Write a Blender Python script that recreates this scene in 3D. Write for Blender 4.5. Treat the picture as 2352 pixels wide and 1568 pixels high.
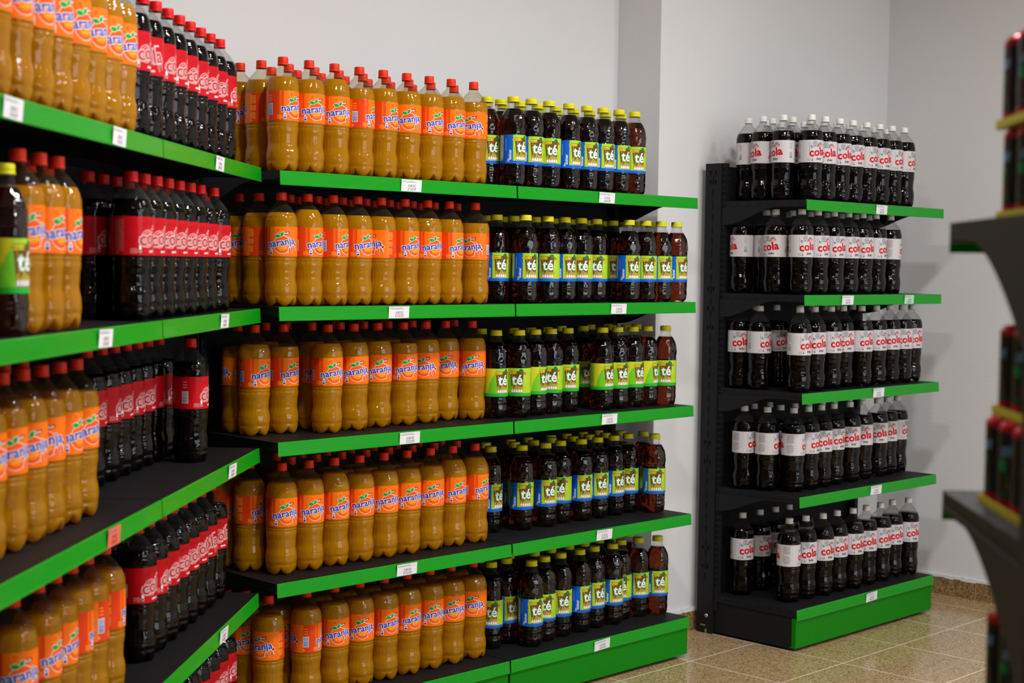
import bpy, bmesh, math, random
from mathutils import Vector, Matrix
random.seed(7)
PI = math.pi
scene = bpy.context.scene
for o in list(bpy.data.objects):
    bpy.data.objects.remove(o)
C = scene.collection

# ------------------------------------------------------------------ camera
F_PX, PITCH, ROLL, YAW, CAM_H = 3510.8, -0.0503, 0.0144, 0.7789, 1.5296
fw = Vector((math.cos(YAW)*math.cos(PITCH), math.sin(YAW)*math.cos(PITCH), math.sin(PITCH)))
r0 = Vector((math.sin(YAW), -math.cos(YAW), 0)); u0 = r0.cross(fw)
cr = r0*math.cos(ROLL) + u0*math.sin(ROLL); cu = -r0*math.sin(ROLL) + u0*math.cos(ROLL)
cd = bpy.data.cameras.new('camera'); cam = bpy.data.objects.new('camera', cd); C.objects.link(cam)
cd.sensor_width = 36; cd.sensor_fit = 'HORIZONTAL'; cd.lens = F_PX*36/2352
cd.clip_start = 0.05; cd.clip_end = 60
cam.matrix_world = Matrix(((cr.x, cu.x, -fw.x, 0), (cr.y, cu.y, -fw.y, 0), (cr.z, cu.z, -fw.z, CAM_H), (0, 0, 0, 1)))
cd.dof.use_dof = True; cd.dof.focus_distance = 5.2; cd.dof.aperture_fstop = 4.0
scene.camera = cam

# ------------------------------------------------------------------ world, lights, exposure
w = bpy.data.worlds.new('world'); scene.world = w; w.use_nodes = True
w.node_tree.nodes['Background'].inputs[0].default_value = (0.75, 0.85, 1.0, 1)
w.node_tree.nodes['Background'].inputs[1].default_value = 0.3
vs = scene.view_settings
vs.view_transform = 'Standard'; vs.look = 'None'; vs.gamma = 1; vs.use_curve_mapping = False
vs.exposure = -0.46
def area(name, loc, rot, sx, sy, power, col=(1, 1, 1)):
    l = bpy.data.lights.new(name, 'AREA'); l.shape = 'RECTANGLE'; l.size = sx; l.size_y = sy
    l.energy = power; l.color = col
    o = bpy.data.objects.new(name, l); C.objects.link(o); o.location = loc; o.rotation_euler = rot
    return o
CEIL = 3.35
for lx, ly, p in ((2.3, 1.9, 1), (3.7, 1.9, 1), (5.1, 1.6, .35), (.2, -1.6, .8), (3.2, 0, .8), (5.2, 0, .45), (4.0, -2, .8)):
    area('ceiling_lamp', (lx, ly, CEIL-.05), (0, 0, 0), .24, .24, 66*p, (1, .98, .96))
# daylight through the shop window in the front wall
area('window_daylight', (4.2, -3.75, 1.7), (-PI/2, 0, PI), 3.6, 1.9, 150, (.86, .93, 1))

# ------------------------------------------------------------------ helpers
MATS = {}
def nodes(name):
    m = bpy.data.materials.new(name); m.use_nodes = True; MATS[name] = m
    nt = m.node_tree; return m, nt, nt.nodes['Principled BSDF']
def mat(name, col, rough=.5, spec=.5, metal=0, coat=0, bump=None):
    m, nt, b = nodes(name)
    b.inputs['Base Color'].default_value = (*col, 1); b.inputs['Roughness'].default_value = rough
    b.inputs['Specular IOR Level'].default_value = spec; b.inputs['Metallic'].default_value = metal
    b.inputs['Coat Weight'].default_value = coat; b.inputs['Coat Roughness'].default_value = .06
    if bump:
        sc_, st = bump
        tc = nt.nodes.new('ShaderNodeTexCoord'); n = nt.nodes.new('ShaderNodeTexNoise'); bp = nt.nodes.new('ShaderNodeBump')
        n.inputs['Scale'].default_value = sc_; n.inputs['Detail'].default_value = 4
        bp.inputs['Strength'].default_value = st; bp.inputs['Distance'].default_value = .004
        nt.links.new(tc.outputs['Object'], n.inputs['Vector']); nt.links.new(n.outputs[0], bp.inputs['Height'])
        nt.links.new(bp.outputs[0], b.inputs['Normal'])
    return m
def tag(o, label=None, cat=None, group=None, kind=None):
    if label: o['label'] = label
    if cat: o['category'] = cat
    if group: o['group'] = group
    if kind: o['kind'] = kind
    return o
def empty(name, loc=(0, 0, 0), rz=0):
    o = bpy.data.objects.new(name, None); C.objects.link(o); o.location = loc; o.rotation_euler = (0, 0, rz)
    o.empty_display_size = .05; return o
def link(name, me, parent=None):
    o = bpy.data.objects.new(name, me); C.objects.link(o)
    if parent: o.parent = parent
    return o
class MB:
    """collects shapes, then links them as one mesh object"""
    def __init__(s): s.v = []; s.f = []; s.m = []
    def add(s, vs_, fs, mi=0):
        b = len(s.v); s.v += [tuple(v) for v in vs_]; s.f += [tuple(b+i for i in f) for f in fs]; s.m += [mi]*len(fs)
    def box(s, x0, x1, y0, y1, z0, z1, mi=0):
        s.add([(x0,y0,z0),(x1,y0,z0),(x1,y1,z0),(x0,y1,z0),(x0,y0,z1),(x1,y0,z1),(x1,y1,z1),(x0,y1,z1)],
              [(0,3,2,1),(4,5,6,7),(0,1,5,4),(1,2,6,5),(2,3,7,6),(3,0,4,7)], mi)
    def prism_x(s, prof, x0, x1, mi=0):      # prof: (y,z), anticlockwise seen from +x
        n = len(prof)
        s.add([(x0, y, z) for y, z in prof]+[(x1, y, z) for y, z in prof],
              [tuple(range(n-1, -1, -1)), tuple(range(n, 2*n))]+[(i, (i+1) % n, n+(i+1) % n, n+i) for i in range(n)], mi)
    def lathe(s, prof, seg=24, mi=0, c=(0, 0), closed_top=False, closed_bot=False):
        b = len(s.v); n = len(prof)
        for r, z in prof:
            for k in range(seg):
                a = 2*PI*k/seg; s.v.append((c[0]+r*math.cos(a), c[1]+r*math.sin(a), z))
        for i in range(n-1):
            for k in range(seg):
                k2 = (k+1) % seg
                s.f.append((b+i*seg+k, b+i*seg+k2, b+(i+1)*seg+k2, b+(i+1)*seg+k)); s.m.append(mi)
        if closed_top: s.f.append(tuple(b+(n-1)*seg+k for k in range(seg))); s.m.append(mi)
        if closed_bot: s.f.append(tuple(b+k for k in range(seg-1, -1, -1))); s.m.append(mi)
    def mesh(s, name, mats, smooth=False):
        me = bpy.data.meshes.new(name); me.from_pydata(s.v, [], s.f)
        for m in mats: me.materials.append(m)
        me.polygons.foreach_set('material_index', s.m)
        if smooth:
            me.polygons.foreach_set('use_smooth', [True]*len(s.f))
        me.update(); return me
    def build(s, name, mats, parent=None, smooth=False, bevel=0):
        me = s.mesh(name, mats if isinstance(mats, (list, tuple)) else [mats], smooth)
        o = link(name, me, parent)
        if bevel:
            bv = o.modifiers.new('bevel', 'BEVEL'); bv.width = bevel; bv.segments = 2; bv.limit_method = 'ANGLE'
        return o

# ------------------------------------------------------------------ materials
def wall_material():
    m, nt, b = nodes('painted_plaster')
    tc = nt.nodes.new('ShaderNodeTexCoord')
    n1 = nt.nodes.new('ShaderNodeTexNoise'); n1.inputs['Scale'].default_value = 1.3; n1.inputs['Detail'].default_value = 5
    cr_ = nt.nodes.new('ShaderNodeValToRGB')
    cr_.color_ramp.elements[0].color = (.66, .66, .67, 1); cr_.color_ramp.elements[1].color = (.74, .735, .74, 1)
    n2 = nt.nodes.new('ShaderNodeTexNoise'); n2.inputs['Scale'].default_value = 140; n2.inputs['Detail'].default_value = 6
    bp = nt.nodes.new('ShaderNodeBump'); bp.inputs['Strength'].default_value = .25; bp.inputs['Distance'].default_value = .003
    L = nt.links.new
    L(tc.outputs['Object'], n1.inputs['Vector']); L(tc.outputs['Object'], n2.inputs['Vector'])
    L(n1.outputs[0], cr_.inputs[0]); L(cr_.outputs[0], b.inputs['Base Color'])
    L(n2.outputs[0], bp.inputs['Height']); L(bp.outputs[0], b.inputs['Normal'])
    b.inputs['Roughness'].default_value = .85; b.inputs['Specular IOR Level'].default_value = .2
    return m
def terrazzo(name, base, dark, light, tile=None, gloss=.2):
    m, nt, b = nodes(name); L = nt.links.new
    tc = nt.nodes.new('ShaderNodeTexCoord')
    v = nt.nodes.new('ShaderNodeTexVoronoi'); v.inputs['Scale'].default_value = 170
    n = nt.nodes.new('ShaderNodeTexNoise'); n.inputs['Scale'].default_value = 230; n.inputs['Detail'].default_value = 2
    r1 = nt.nodes.new('ShaderNodeValToRGB'); e = r1.color_ramp.elements
    e[0].position = .28; e[0].color = (*dark, 1); e[1].position = .72; e[1].color = (*light, 1)
    k = e.new(.5); k.color = (*base, 1)
    mx = nt.nodes.new('ShaderNodeMix'); mx.data_type = 'FLOAT'; mx.inputs[0].default_value = .5
    L(tc.outputs['Object'], v.inputs['Vector']); L(tc.outputs['Object'], n.inputs['Vector'])
    sep = nt.nodes.new('ShaderNodeSeparateColor'); L(v.outputs['Color'], sep.inputs[0])
    L(sep.outputs[0], mx.inputs[2]); L(n.outputs[0], mx.inputs[3]); L(mx.outputs[0], r1.inputs[0])
    col = r1.outputs[0]
    if tile:
        size, ox, oy = tile
        sx = nt.nodes.new('ShaderNodeSeparateXYZ'); L(tc.outputs['Object'], sx.inputs[0])
        ws = []
        for ax, off in ((0, ox), (1, oy)):
            a = nt.nodes.new('ShaderNodeMath'); a.operation = 'SUBTRACT'; L(sx.outputs[ax], a.inputs[0]); a.inputs[1].default_value = off
            p = nt.nodes.new('ShaderNodeMath'); p.operation = 'PINGPONG'; L(a.outputs[0], p.inputs[0]); p.inputs[1].default_value = size/2
            c = nt.nodes.new('ShaderNodeMath'); c.operation = 'LESS_THAN'; L(p.outputs[0], c.inputs[0]); c.inputs[1].default_value = .0026
            ws.append(c)
        mxx = nt.nodes.new('ShaderNodeMath'); mxx.operation = 'MAXIMUM'; L(ws[0].outputs[0], mxx.inputs[0]); L(ws[1].outputs[0], mxx.inputs[1])
        mc = nt.nodes.new('ShaderNodeMix'); mc.data_type = 'RGBA'; L(mxx.outputs[0], mc.inputs[0]); L(col, mc.inputs[6])
        mc.inputs[7].default_value = (.80, .70, .58, 1); col = mc.outputs[2]
    L(col, b.inputs['Base Color'])
    b.inputs['Roughness'].default_value = gloss; b.inputs['Specular IOR Level'].default_value = .5
    return m
M_wall = wall_material()
M_floor = terrazzo('terrazzo_floor', (.40, .27, .135), (.23, .14, .06), (.53, .38, .22), (.42, 5.10, 3.20), .15)
M_skirt = terrazzo('terrazzo_skirting', (.24, .14, .06), (.12, .065, .025), (.36, .24, .11), None, .3)
M_ceil = mat('ceiling_paint', (.5, .49, .48), .9, .2)
M_far = mat('grey_shop_paint', (.16, .16, .17), .9, .2)
M_black = mat('black_powder_coat', (.008, .008, .0095), .5, .2, bump=(900, .5))
M_slot = mat('dark_slot', (.002, .002, .002), .9, .1)
M_steel = mat('zinc_bolt', (.6, .58, .55), .35, .5, metal=1)
M_green = mat('green_rail_plastic', (.0, .285, .006), .35, .18, coat=.28)
M_kick = mat('green_enamel_panel', (.0, .20, .002), .38, .2)
M_capred = mat('red_cap', (.66, .006, .005), .42, .25)
M_caporange = mat('orange_red_cap', (.76, .028, .004), .42, .25)
M_capyel = mat('yellow_cap', (.66, .62, .006), .42, .25)
M_capwhite = mat('white_cap', (.78, .78, .74), .38, .5)
def pet(name, tint, edge, thru=(.95, .95, .95)):
    m, nt, b = nodes(name); L = nt.links.new
    b.inputs['Base Color'].default_value = (*tint, 1); b.inputs['Roughness'].default_value = .08
    b.inputs['Specular IOR Level'].default_value = .7
    tr = nt.nodes.new('ShaderNodeBsdfTransparent'); tr.inputs[0].default_value = (*thru, 1)
    lw = nt.nodes.new('ShaderNodeLayerWeight'); lw.inputs[0].default_value = .35
    mr = nt.nodes.new('ShaderNodeMapRange'); mr.inputs[3].default_value = .05; mr.inputs[4].default_value = edge
    mix = nt.nodes.new('ShaderNodeMixShader'); out = nt.nodes['Material Output']
    L(lw.outputs['Facing'], mr.inputs[0]); L(mr.outputs[0], mix.inputs[0]); L(tr.outputs[0], mix.inputs[1]); L(b.outputs[0], mix.inputs[2])
    L(mix.outputs[0], out.inputs[0]); return m
M_pet = pet('clear_plastic', (.10, .10, .10), .34)
M_peto = pet('clear_plastic_drink_glow', (.14, .10, .06), .30, (.95, .89, .80))  # amber light scattered up from the orange drink is put into this tint
def orange_drink():
    m, nt, b = nodes('cloudy_orange_drink'); L = nt.links.new
    b.inputs['Base Color'].default_value = (.45, .200, .0015, 1); b.inputs['Specular IOR Level'].default_value = 0; b.inputs['Roughness'].default_value = .3
    b.inputs['Coat Weight'].default_value = .9; b.inputs['Coat Roughness'].default_value = .02; b.inputs['Coat IOR'].default_value = 1.5
    tl = nt.nodes.new('ShaderNodeBsdfTranslucent'); tl.inputs[0].default_value = (.9, .42, .006, 1)
    mix = nt.nodes.new('ShaderNodeMixShader'); mix.inputs[0].default_value = .32; out = nt.nodes['Material Output']
    L(b.outputs[0], mix.inputs[1]); L(tl.outputs[0], mix.inputs[2]); L(mix.outputs[0], out.inputs[0]); return m
def emboss(nt, b, sc_=62, st=.35):
    tc = nt.nodes.new('ShaderNodeTexCoord'); n = nt.nodes.new('ShaderNodeTexNoise'); n.inputs['Scale'].default_value = sc_; n.inputs['Detail'].default_value = 1.5
    mp = nt.nodes.new('ShaderNodeMapping'); mp.inputs['Scale'].default_value = (1, 1, .6)
    bp = nt.nodes.new('ShaderNodeBump'); bp.inputs['Strength'].default_value = st; bp.inputs['Distance'].default_value = .0035
    nt.links.new(tc.outputs['Object'], mp.inputs[0]); nt.links.new(mp.outputs[0], n.inputs['Vector']); nt.links.new(n.outputs[0], bp.inputs['Height'])
    nt.links.new(bp.outputs[0], b.inputs['Normal']); nt.links.new(bp.outputs[0], b.inputs['Coat Normal'])
M_orange = orange_drink()
def dark_drink(name, col, coat=1):
    m, nt, b = nodes(name)
    b.inputs['Base Color'].default_value = (*col, 1); b.inputs['Roughness'].default_value = .25; b.inputs['Specular IOR Level'].default_value = 0
    b.inputs['Coat Weight'].default_value = coat; b.inputs['Coat Roughness'].default_value = .03; b.inputs['Coat IOR'].default_value = 1.42
    return m
M_cola = dark_drink('cola_drink', (.0022, .0012, .0011), .8)
def tea_drink():
    m, nt, b = nodes('clear_tea_drink')
    b.inputs['Base Color'].default_value = (.15, .020, .005, 1); b.inputs['Roughness'].default_value = .02
    b.inputs['Transmission Weight'].default_value = 1; b.inputs['IOR'].default_value = 1.34
    b.inputs['Coat Weight'].default_value = .6; b.inputs['Coat Roughness'].default_value = .03
    return m
M_tea = tea_drink()
def ink(name, rough, bumpst):
    m, nt, b = nodes(name); L = nt.links.new
    at = nt.nodes.new('ShaderNodeAttribute'); at.attribute_name = 'ink'; L(at.outputs['Color'], b.inputs['Base Color'])
    b.inputs['Roughness'].default_value = rough; b.inputs['Coat Weight'].default_value = .12; b.inputs['Coat Roughness'].default_value = .12; b.inputs['Specular IOR Level'].default_value = .12
    tc = nt.nodes.new('ShaderNodeTexCoord'); n = nt.nodes.new('ShaderNodeTexNoise'); n.inputs['Scale'].default_value = 55
    bp = nt.nodes.new('ShaderNodeBump'); bp.inputs['Strength'].default_value = bumpst; bp.inputs['Distance'].default_value = .004
    L(tc.outputs['Object'], n.inputs['Vector']); L(n.outputs[0], bp.inputs['Height']); L(bp.outputs[0], b.inputs['Normal'])
    return m
for m_ in (M_orange, M_cola): emboss(m_.node_tree, m_.node_tree.nodes['Principled BSDF'])
emboss(M_tea.node_tree, M_tea.node_tree.nodes['Principled BSDF'], 80, .3)
M_ink = ink('printed_film', .4, .22)
M_card = ink('printed_card', .55, .05)

# ------------------------------------------------------------------ printed artwork as real flat layers
def text_mesh(txt, size, offset=0.0, sx=1.0, shear=0.0, res=2):
    cu_ = bpy.data.curves.new('t', 'FONT'); cu_.body = txt; cu_.size = size; cu_.offset = offset
    cu_.align_x = 'CENTER'; cu_.align_y = 'CENTER'; cu_.resolution_u = res; cu_.shear = shear; cu_.fill_mode = 'FRONT'
    ob = bpy.data.objects.new('t', cu_)
    me = bpy.data.meshes.new_from_object(ob)
    vs_ = [(v.co.x*sx, v.co.y) for v in me.vertices]; fs = [tuple(p.vertices) for p in me.polygons]
    bpy.data.objects.remove(ob); bpy.data.curves.remove(cu_); bpy.data.meshes.remove(me)
    return vs_, fs
class Art:
    """flat art in (u, v) metres; layers are lifted a little and the whole can be wrapped on a cylinder"""
    STEP = .0055
    def __init__(s): s.v = []; s.f = []; s.c = []
    def put(s, vs2, fs, col, layer, split=True, at=(0, 0), rot=0, rep=()):
        ca, sa = math.cos(rot), math.sin(rot)
        pts = [(x*ca-y*sa+at[0], x*sa+y*ca+at[1]) for x, y in vs2]
        bm = bmesh.new()
        bv = [bm.verts.new((x, y, layer)) for x, y in pts]
        for f in fs:
            try: bm.faces.new([bv[i] for i in f])
            except ValueError: pass
        if split and pts:
            u0_ = min(p[0] for p in pts); u1_ = max(p[0] for p in pts)
            k = math.floor(u0_/s.STEP)+1
            while k*s.STEP < u1_:
                g = bm.verts[:]+bm.edges[:]+bm.faces[:]
                bmesh.ops.bisect_plane(bm, geom=g, plane_co=(k*s.STEP, 0, 0), plane_no=(1, 0, 0)); k += 1
        bm.verts.ensure_lookup_table(); bm.verts.index_update()
        for du in (0,)+tuple(rep):
            b = len(s.v)
            s.v += [(v.co.x+du, v.co.y, v.co.z) for v in bm.verts]
            for f in bm.faces:
                ids = [b+v.index for v in f.verts]
                if f.normal.z < 0: ids.reverse()
                s.f.append(tuple(ids)); s.c.append(col)
        bm.free()
    def rect(s, u0_, u1_, v0, v1, col, layer, **k):
        s.put([(u0_, v0), (u1_, v0), (u1_, v1), (u0_, v1)], [(0, 1, 2, 3)], col, layer, **k)
    def poly(s, pts, col, layer, **k): s.put(pts, [tuple(range(len(pts)))], col, layer, **k)
    def disc(s, c, r, col, layer, n=28, ry=None, **k):
        s.poly([(c[0]+r*math.cos(2*PI*i/n), c[1]+(ry or r)*math.sin(2*PI*i/n)) for i in range(n)], col, layer, **k)
    def ring(s, c, r, wd, col, layer, n=32, a0=0, a1=2*PI, ry=None, **k):
        ry = ry or r; full = abs(a1-a0-2*PI) < 1e-6; m = n if full else n+1; pts = []
        for i in range(m):
            a = a0+(a1-a0)*i/n; pts += [(c[0]+r*math.cos(a), c[1]+ry*math.sin(a)), (c[0]+(r-wd)*math.cos(a), c[1]+(ry-wd)*math.sin(a))]
        fs = [(2*i, (2*i+2) % len(pts), (2*i+3) % len(pts), 2*i+1) for i in range(n)]
        s.put(pts, fs, col, layer, **k)
    def text(s, txt, size, at, col, layer, offset=0, rot=0, sx=1, shear=0, split=True, res=2, rep=()):
        vs2, fs = text_mesh(txt, size, offset, sx, shear, res); s.put(vs2, fs, col, layer, split, at, rot, rep)
    def drop(s, c, ln, wd, ang, col, layer, **k):
        pts = []
        for i in range(20):
            t = i/20*2*PI; x = wd*math.sin(t)*(.5-.5*math.cos(t))*1.0; y = -ln*(math.cos(t)*.5-.5)
            y = ln*(.5+.5*math.cos(t)); x = wd*math.sin(t)*math.sin(t/2)
            pts.append((x, -y))
        s.put(pts, [tuple(range(20))], col, layer, at=c, rot=ang, **k)
    def lines(s, u0_, u1_, v0, v1, nrow, col, layer, fill=.55, rnd=None, rep=()):
        rnd = rnd or random.Random(3); h = (v1-v0)/nrow
        for i in range(nrow):
            u = u0_
            while u < u1_-.001:
                wd = rnd.uniform(.0015, .006); e = min(u+wd, u1_)
                s.rect(u, e, v0+i*h, v0+(i+fill)*h, col, layer, split=False, rep=rep); u = e+.0008
    def barcode(s, c, wd, ht, col, bg, layer, rep=()):
        s.rect(c[0]-wd/2-.0015, c[0]+wd/2+.0015, c[1]-ht/2-.0015, c[1]+ht/2+.0015, bg, layer, rep=rep)
        rnd = random.Random(5); v = c[1]-ht/2
        while v < c[1]+ht/2-.0005:
            b = rnd.choice((.0004, .0007, .0011)); s.rect(c[0]-wd/2, c[0]+wd/2, v, min(v+b, c[1]+ht/2), col, layer+.4, rep=rep); v += b+rnd.choice((.0004, .0007))
    def mesh(s, name, m, radius=None, z0=0, lift=.00013, center=0.0):
        out = []
        for x, y_, l in s.v:
            if radius:
                r = radius+l*lift; a = (x-center)/radius - PI/2
                out.append((r*math.cos(a), r*math.sin(a), z0+y_))
            else: out.append((x, -l*lift, y_))
        me = bpy.data.meshes.new(name); me.from_pydata(out, [], s.f); me.materials.append(m)
        at = me.color_attributes.new('ink', 'FLOAT_COLOR', 'CORNER')
        buf = []
        for p, c in zip(s.f, s.c): buf += [c[0], c[1], c[2], 1.0]*len(p)
        at.data.foreach_set('color', buf)
        if radius: me.polygons.foreach_set('use_smooth', [True]*len(s.f))
        me.update(); return me
WHITE = (.82, .82, .84); RB = .0489; HALF = PI*RB; RT = .0446
def wrap_base(a, rad, ht, col, mi=0): a.rect(-PI*rad, PI*rad, 0, ht, col, 0)
def naranja_label():
    a = Art(); wrap_base(a, RB, .088, (.90, .165, .003))
    rp = (HALF,)
    R_ = (.66, .035, .004); O2 = (.95, .20, .008); W = WHITE; B = (.012, .03, .42); Y = (.95, .42, .05)
    for k in (-1, 0):                                       # deep red beside each logo, then the lighter orange field
        a.rect(-HALF*.5+k*HALF-.008+.0, -HALF*.5+k*HALF+.030, 0, .088, (.72, .05, .004), 1)
    for k in range(7): a.rect(-HALF*.5+.030-.0, -HALF*.5+.030+.0018*(7-k), 0, .088, (.72+.03*k, .05+.013*k, .004), 1+.05*k, rep=(-HALF,) if k < 99 else ())
    # sun circle, leaves, ring, fruit
    a.ring((-.010, .0775), .0082, .0011, (.98, .42, .03), 3, rep=(-HALF, )); 
    a.disc((-.010, .0775), .0062, (.95, .13, .004), 2.6, rep=(-HALF,))
    a.disc((.004, .0345), .0275, W, 2, rep=(-HALF,)); a.disc((.004, .0345), .0262, (.90, .10, .004), 3, rep=(-HALF,))
    a.disc((.004, .030), .0165, (.96, .24, .01), 3.5, ry=.014, rep=(-HALF,))
    def leaf(c, ln, wd, ang, g=0):
        pts = [( (t/8)*ln, wd*math.sin(PI*t/8)) for t in range(9)]+[((t/8)*ln, -wd*math.sin(PI*t/8)) for t in range(7, 0, -1)]
        return pts, c, ang
    for c, ln, wd, ang in (((-.0005, .0585), .019, .0052, 2.95), ((-.0015, .0590), .0165, .0048, .95)):
        for gr, col, ly in ((.0012, W, 4), (0, (.0, .36, .03), 5)):
            l2 = ln+2*gr; pts = [((t/8)*l2-gr, (wd+gr)*math.sin(PI*t/8)) for t in range(9)]+[((t/8)*l2-gr, -(wd+gr)*math.sin(PI*t/8)) for t in range(7, 0, -1)]
            a.put(pts, [tuple(range(len(pts)))], col, ly, at=c, rot=ang, rep=(-HALF,))
    # ribbon with the small word
    a.poly([(.004, .0630), (.026, .0665), (.0255, .0745), (.0035, .0710)], (.32, .004, .012), 4, rep=(-HALF,))
    a.text('aliada', .0075, (.0148, .0688), W, 5, .00015, .16, rep=(-HALF,))
    # main word
    a.text('naranja', .0300, (.001, .0405), W, 6, .0020, .15, 1.0, rep=(-HALF,))
    a.text('naranja', .0300, (.001, .0405), B, 7, .0006, .15, 1.0, rep=(-HALF,))
    a.text('naranja', .0085, (.005, .0245), (.98, .50, .04), 6, .0002, .16, rep=(-HALF,))
    # pulp drops
    for dx, dy, ln, wd, an in ((.0335, .0325, .024, .0056, .12), (.0385, .0345, .022, .0050, .62), (.0275, .0290, .021, .0046, -.28)):
        a.drop((dx, dy), ln, wd, an, W, 5, rep=(-HALF,)); a.drop((dx+.0002, dy-.0022), ln-.0036, wd-.0012, an, (.90, .12, .004), 6, rep=(-HALF,))
    a.disc((.0475, .0345), .0056, W, 5, rep=(-HALF,)); a.disc((.0475, .0345), .0042, (.40, .02, .004), 6, rep=(-HALF,))
    # little bottle icon and fine print
    a.rect(-.0350, -.0260, .005, .018, W, 3, rep=(-HALF,)); a.disc((-.0305, .018), .0045, W, 3, rep=(-HALF,)); a.rect(-.0335, -.0275, .0062, .012, B, 4, rep=(-HALF,)); a.disc((-.0305, .0165), .0026, (.10, .20, .60), 4, rep=(-HALF,))
    a.lines(-.053, -.036, .005, .017, 5, (.98, .42, .06), 3, .45, rep=(-HALF,))
    # barcode on one seam, nutrition table on the other
    a.barcode((-.077, .034), .0145, .030, (.04, .12, .42), (.60, .68, .85), 3)
    a.text('2L', .007, (-.083, .008), W, 3, 0)
    a.lines(-.083, -.071, .058, .080, 3, (.98, .40, .04), 3, .3)
    a.lines(.066, .0835, .058, .083, 6, (.98, .42, .05), 3, .5); a.lines(.066, .0835, .037, .053, 5, (.98, .42, .05), 3, .5)
    a.ring((.0745, .022), .0105, .0006, (.98, .42, .05), 3, 4); a.lines(.066, .082, .012, .032, 6, (.98, .42, .05), 3, .4)
    a.text('2L', .006, (.070, .006), (.98, .5, .08), 3, 0)
    return a.mesh('naranja_label', M_ink, RB, .150)
def cola_label():
    a = Art(); R_ = (.52, .002, .008); wrap_base(a, RB, .088, R_); W = (.80, .74, .74); rp = (-HALF,)
    D = (.33, .001, .006)
    for c, r in (((-.012, .072), .006), ((-.022, .070), .004), ((-.004, .076), .0045), ((.008, .073), .003)):
        a.disc(c, r, D, 1, rep=rp); a.disc((c[0]+.0006, c[1]), r*.7, R_, 1.5, rep=rp)
    a.disc((-.008, .038), .0205, W, 2, rep=rp); a.disc((-.008, .038), .0195, R_, 2.5, rep=rp)
    a.disc((-.006, .038), .0165, W, 3, rep=rp); a.disc((-.006, .038), .0155, R_, 3.5, rep=rp)
    a.text('cola', .0450, (.002, .0400), W, 4, .0042, .17, .98, rep=rp)
    a.text('cola', .0450, (.002, .0400), R_, 5, .0032, .17, .98, rep=rp)
    a.text('cola', .0450, (.002, .0400), W, 6, .0016, .17, .98, rep=rp)
    a.text('cola', .0450, (.002, .0400), (.42, .001, .006), 7, .0005, .17, .98, rep=rp)
    a.text('aliada', .0068, (.020, .0680), W, 3, .0002, .16, rep=rp)
    a.text('classic', .0085, (.006, .0095), W, 3, .0003, .05, rep=rp)
    for dx, dy, ln, wd, an in ((.027, .029, .021, .0048, .15), (.032, .031, .020, .0042, .55)):
        a.drop((dx, dy), ln, wd, an, W, 5, rep=rp); a.drop((dx+.0002, dy-.0022), ln-.0036, wd-.0012, an, R_, 6, rep=rp)
    a.rect(-.0335, -.0275, .006, .021, W, 3, rep=rp); a.rect(-.0325, -.0285, .0068, .013, (.05, .12, .16), 4, rep=rp); a.disc((-.0305, .021), .003, W, 3, rep=rp)
    a.lines(-.053, -.036, .005, .017, 5, (.75, .35, .32), 3, .4, rep=rp)
    a.barcode((-.077, .032), .0145, .030, (.12, .12, .12), W, 3)
    a.lines(-.083, -.071, .058, .080, 3, (.75, .40, .38), 3, .3)
    a.lines(.064, .0855, .010, .083, 17, (.62, .16, .16), 3, .45)
    a.text('2L', .006, (.070, .006), W, 3, 0)
    return a.mesh('cola_label', M_ink, RB, .150)
def diet_label():
    a = Art(); wrap_base(a, RB, .088, (.60, .57, .585)); rp = (-HALF,); R_ = (.52, .004, .012); G = (.08, .12, .16); K = (.03, .05, .05); bg = (.60, .57, .585)
    a.ring((-.006, .0755), .0098, .0013, G, 2, rep=rp); a.ring((-.006, .0755), .0068, .001, G, 2, rep=rp); a.disc((-.006, .0755), .0045, (.30, .33, .36), 2, rep=rp)
    for x, y_, r in ((-.020, .061, .0045), (-.012, .064, .002), (-.005, .0635, .0025), (.003, .064, .003), (-.024, .066, .0018), (.008, .069, .0032), (.013, .0745, .0045), (.020, .0765, .004)):
        a.disc((x, y_), r, G, 2, 12, rep=rp); a.disc((x+.0005, y_), r*.45, bg, 3, 10, rep=rp)
    a.poly([(.006, .062), (.029, .0655), (.0285, .0735), (.0055, .070)], (.60, .006, .02), 4, rep=rp)
    a.text('aliada', .0072, (.0175, .0680), WHITE, 5, .0002, .16, rep=rp)
    a.text('cola', .0455, (.005, .0405), WHITE, 4, .0030, .13, .96, rep=rp)
    a.text('cola', .0455, (.005, .0405), R_, 6, .0018, .13, .96, rep=rp)
    a.text('light', .0135, (.010, .0135), K, 4, .0004, .02, .95, .25, rep=rp)
    a.rect(-.0305, -.0287, .026, .078, (.28, .29, .31), 2, rep=rp)
    a.disc((-.017, .0085), .0026, K, 2, 12, rep=rp); a.rect(-.0175, -.0165, .008, .020, K, 2, rep=rp)
    a.lines(-.037, -.022, .005, .016, 4, (.25, .26, .28), 2, .4, rep=rp)
    a.barcode((-.077, .030), .0145, .026, K, WHITE, 3)
    a.lines(-.083, -.071, .056, .082, 4, (.30, .30, .32), 3, .35)
    a.lines(.058, .0865, .050, .084, 10, (.22, .22, .24), 3, .45); a.lines(.058, .085, .012, .044, 9, (.26, .26, .28), 3, .4)
    a.ring((.072, .028), .018, .0006, (.2, .2, .22), 3, 4); a.text('2L', .006, (.066, .006), K, 3, 0)
    return a.mesh('diet_cola_label', M_ink, RB, .150)
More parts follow.
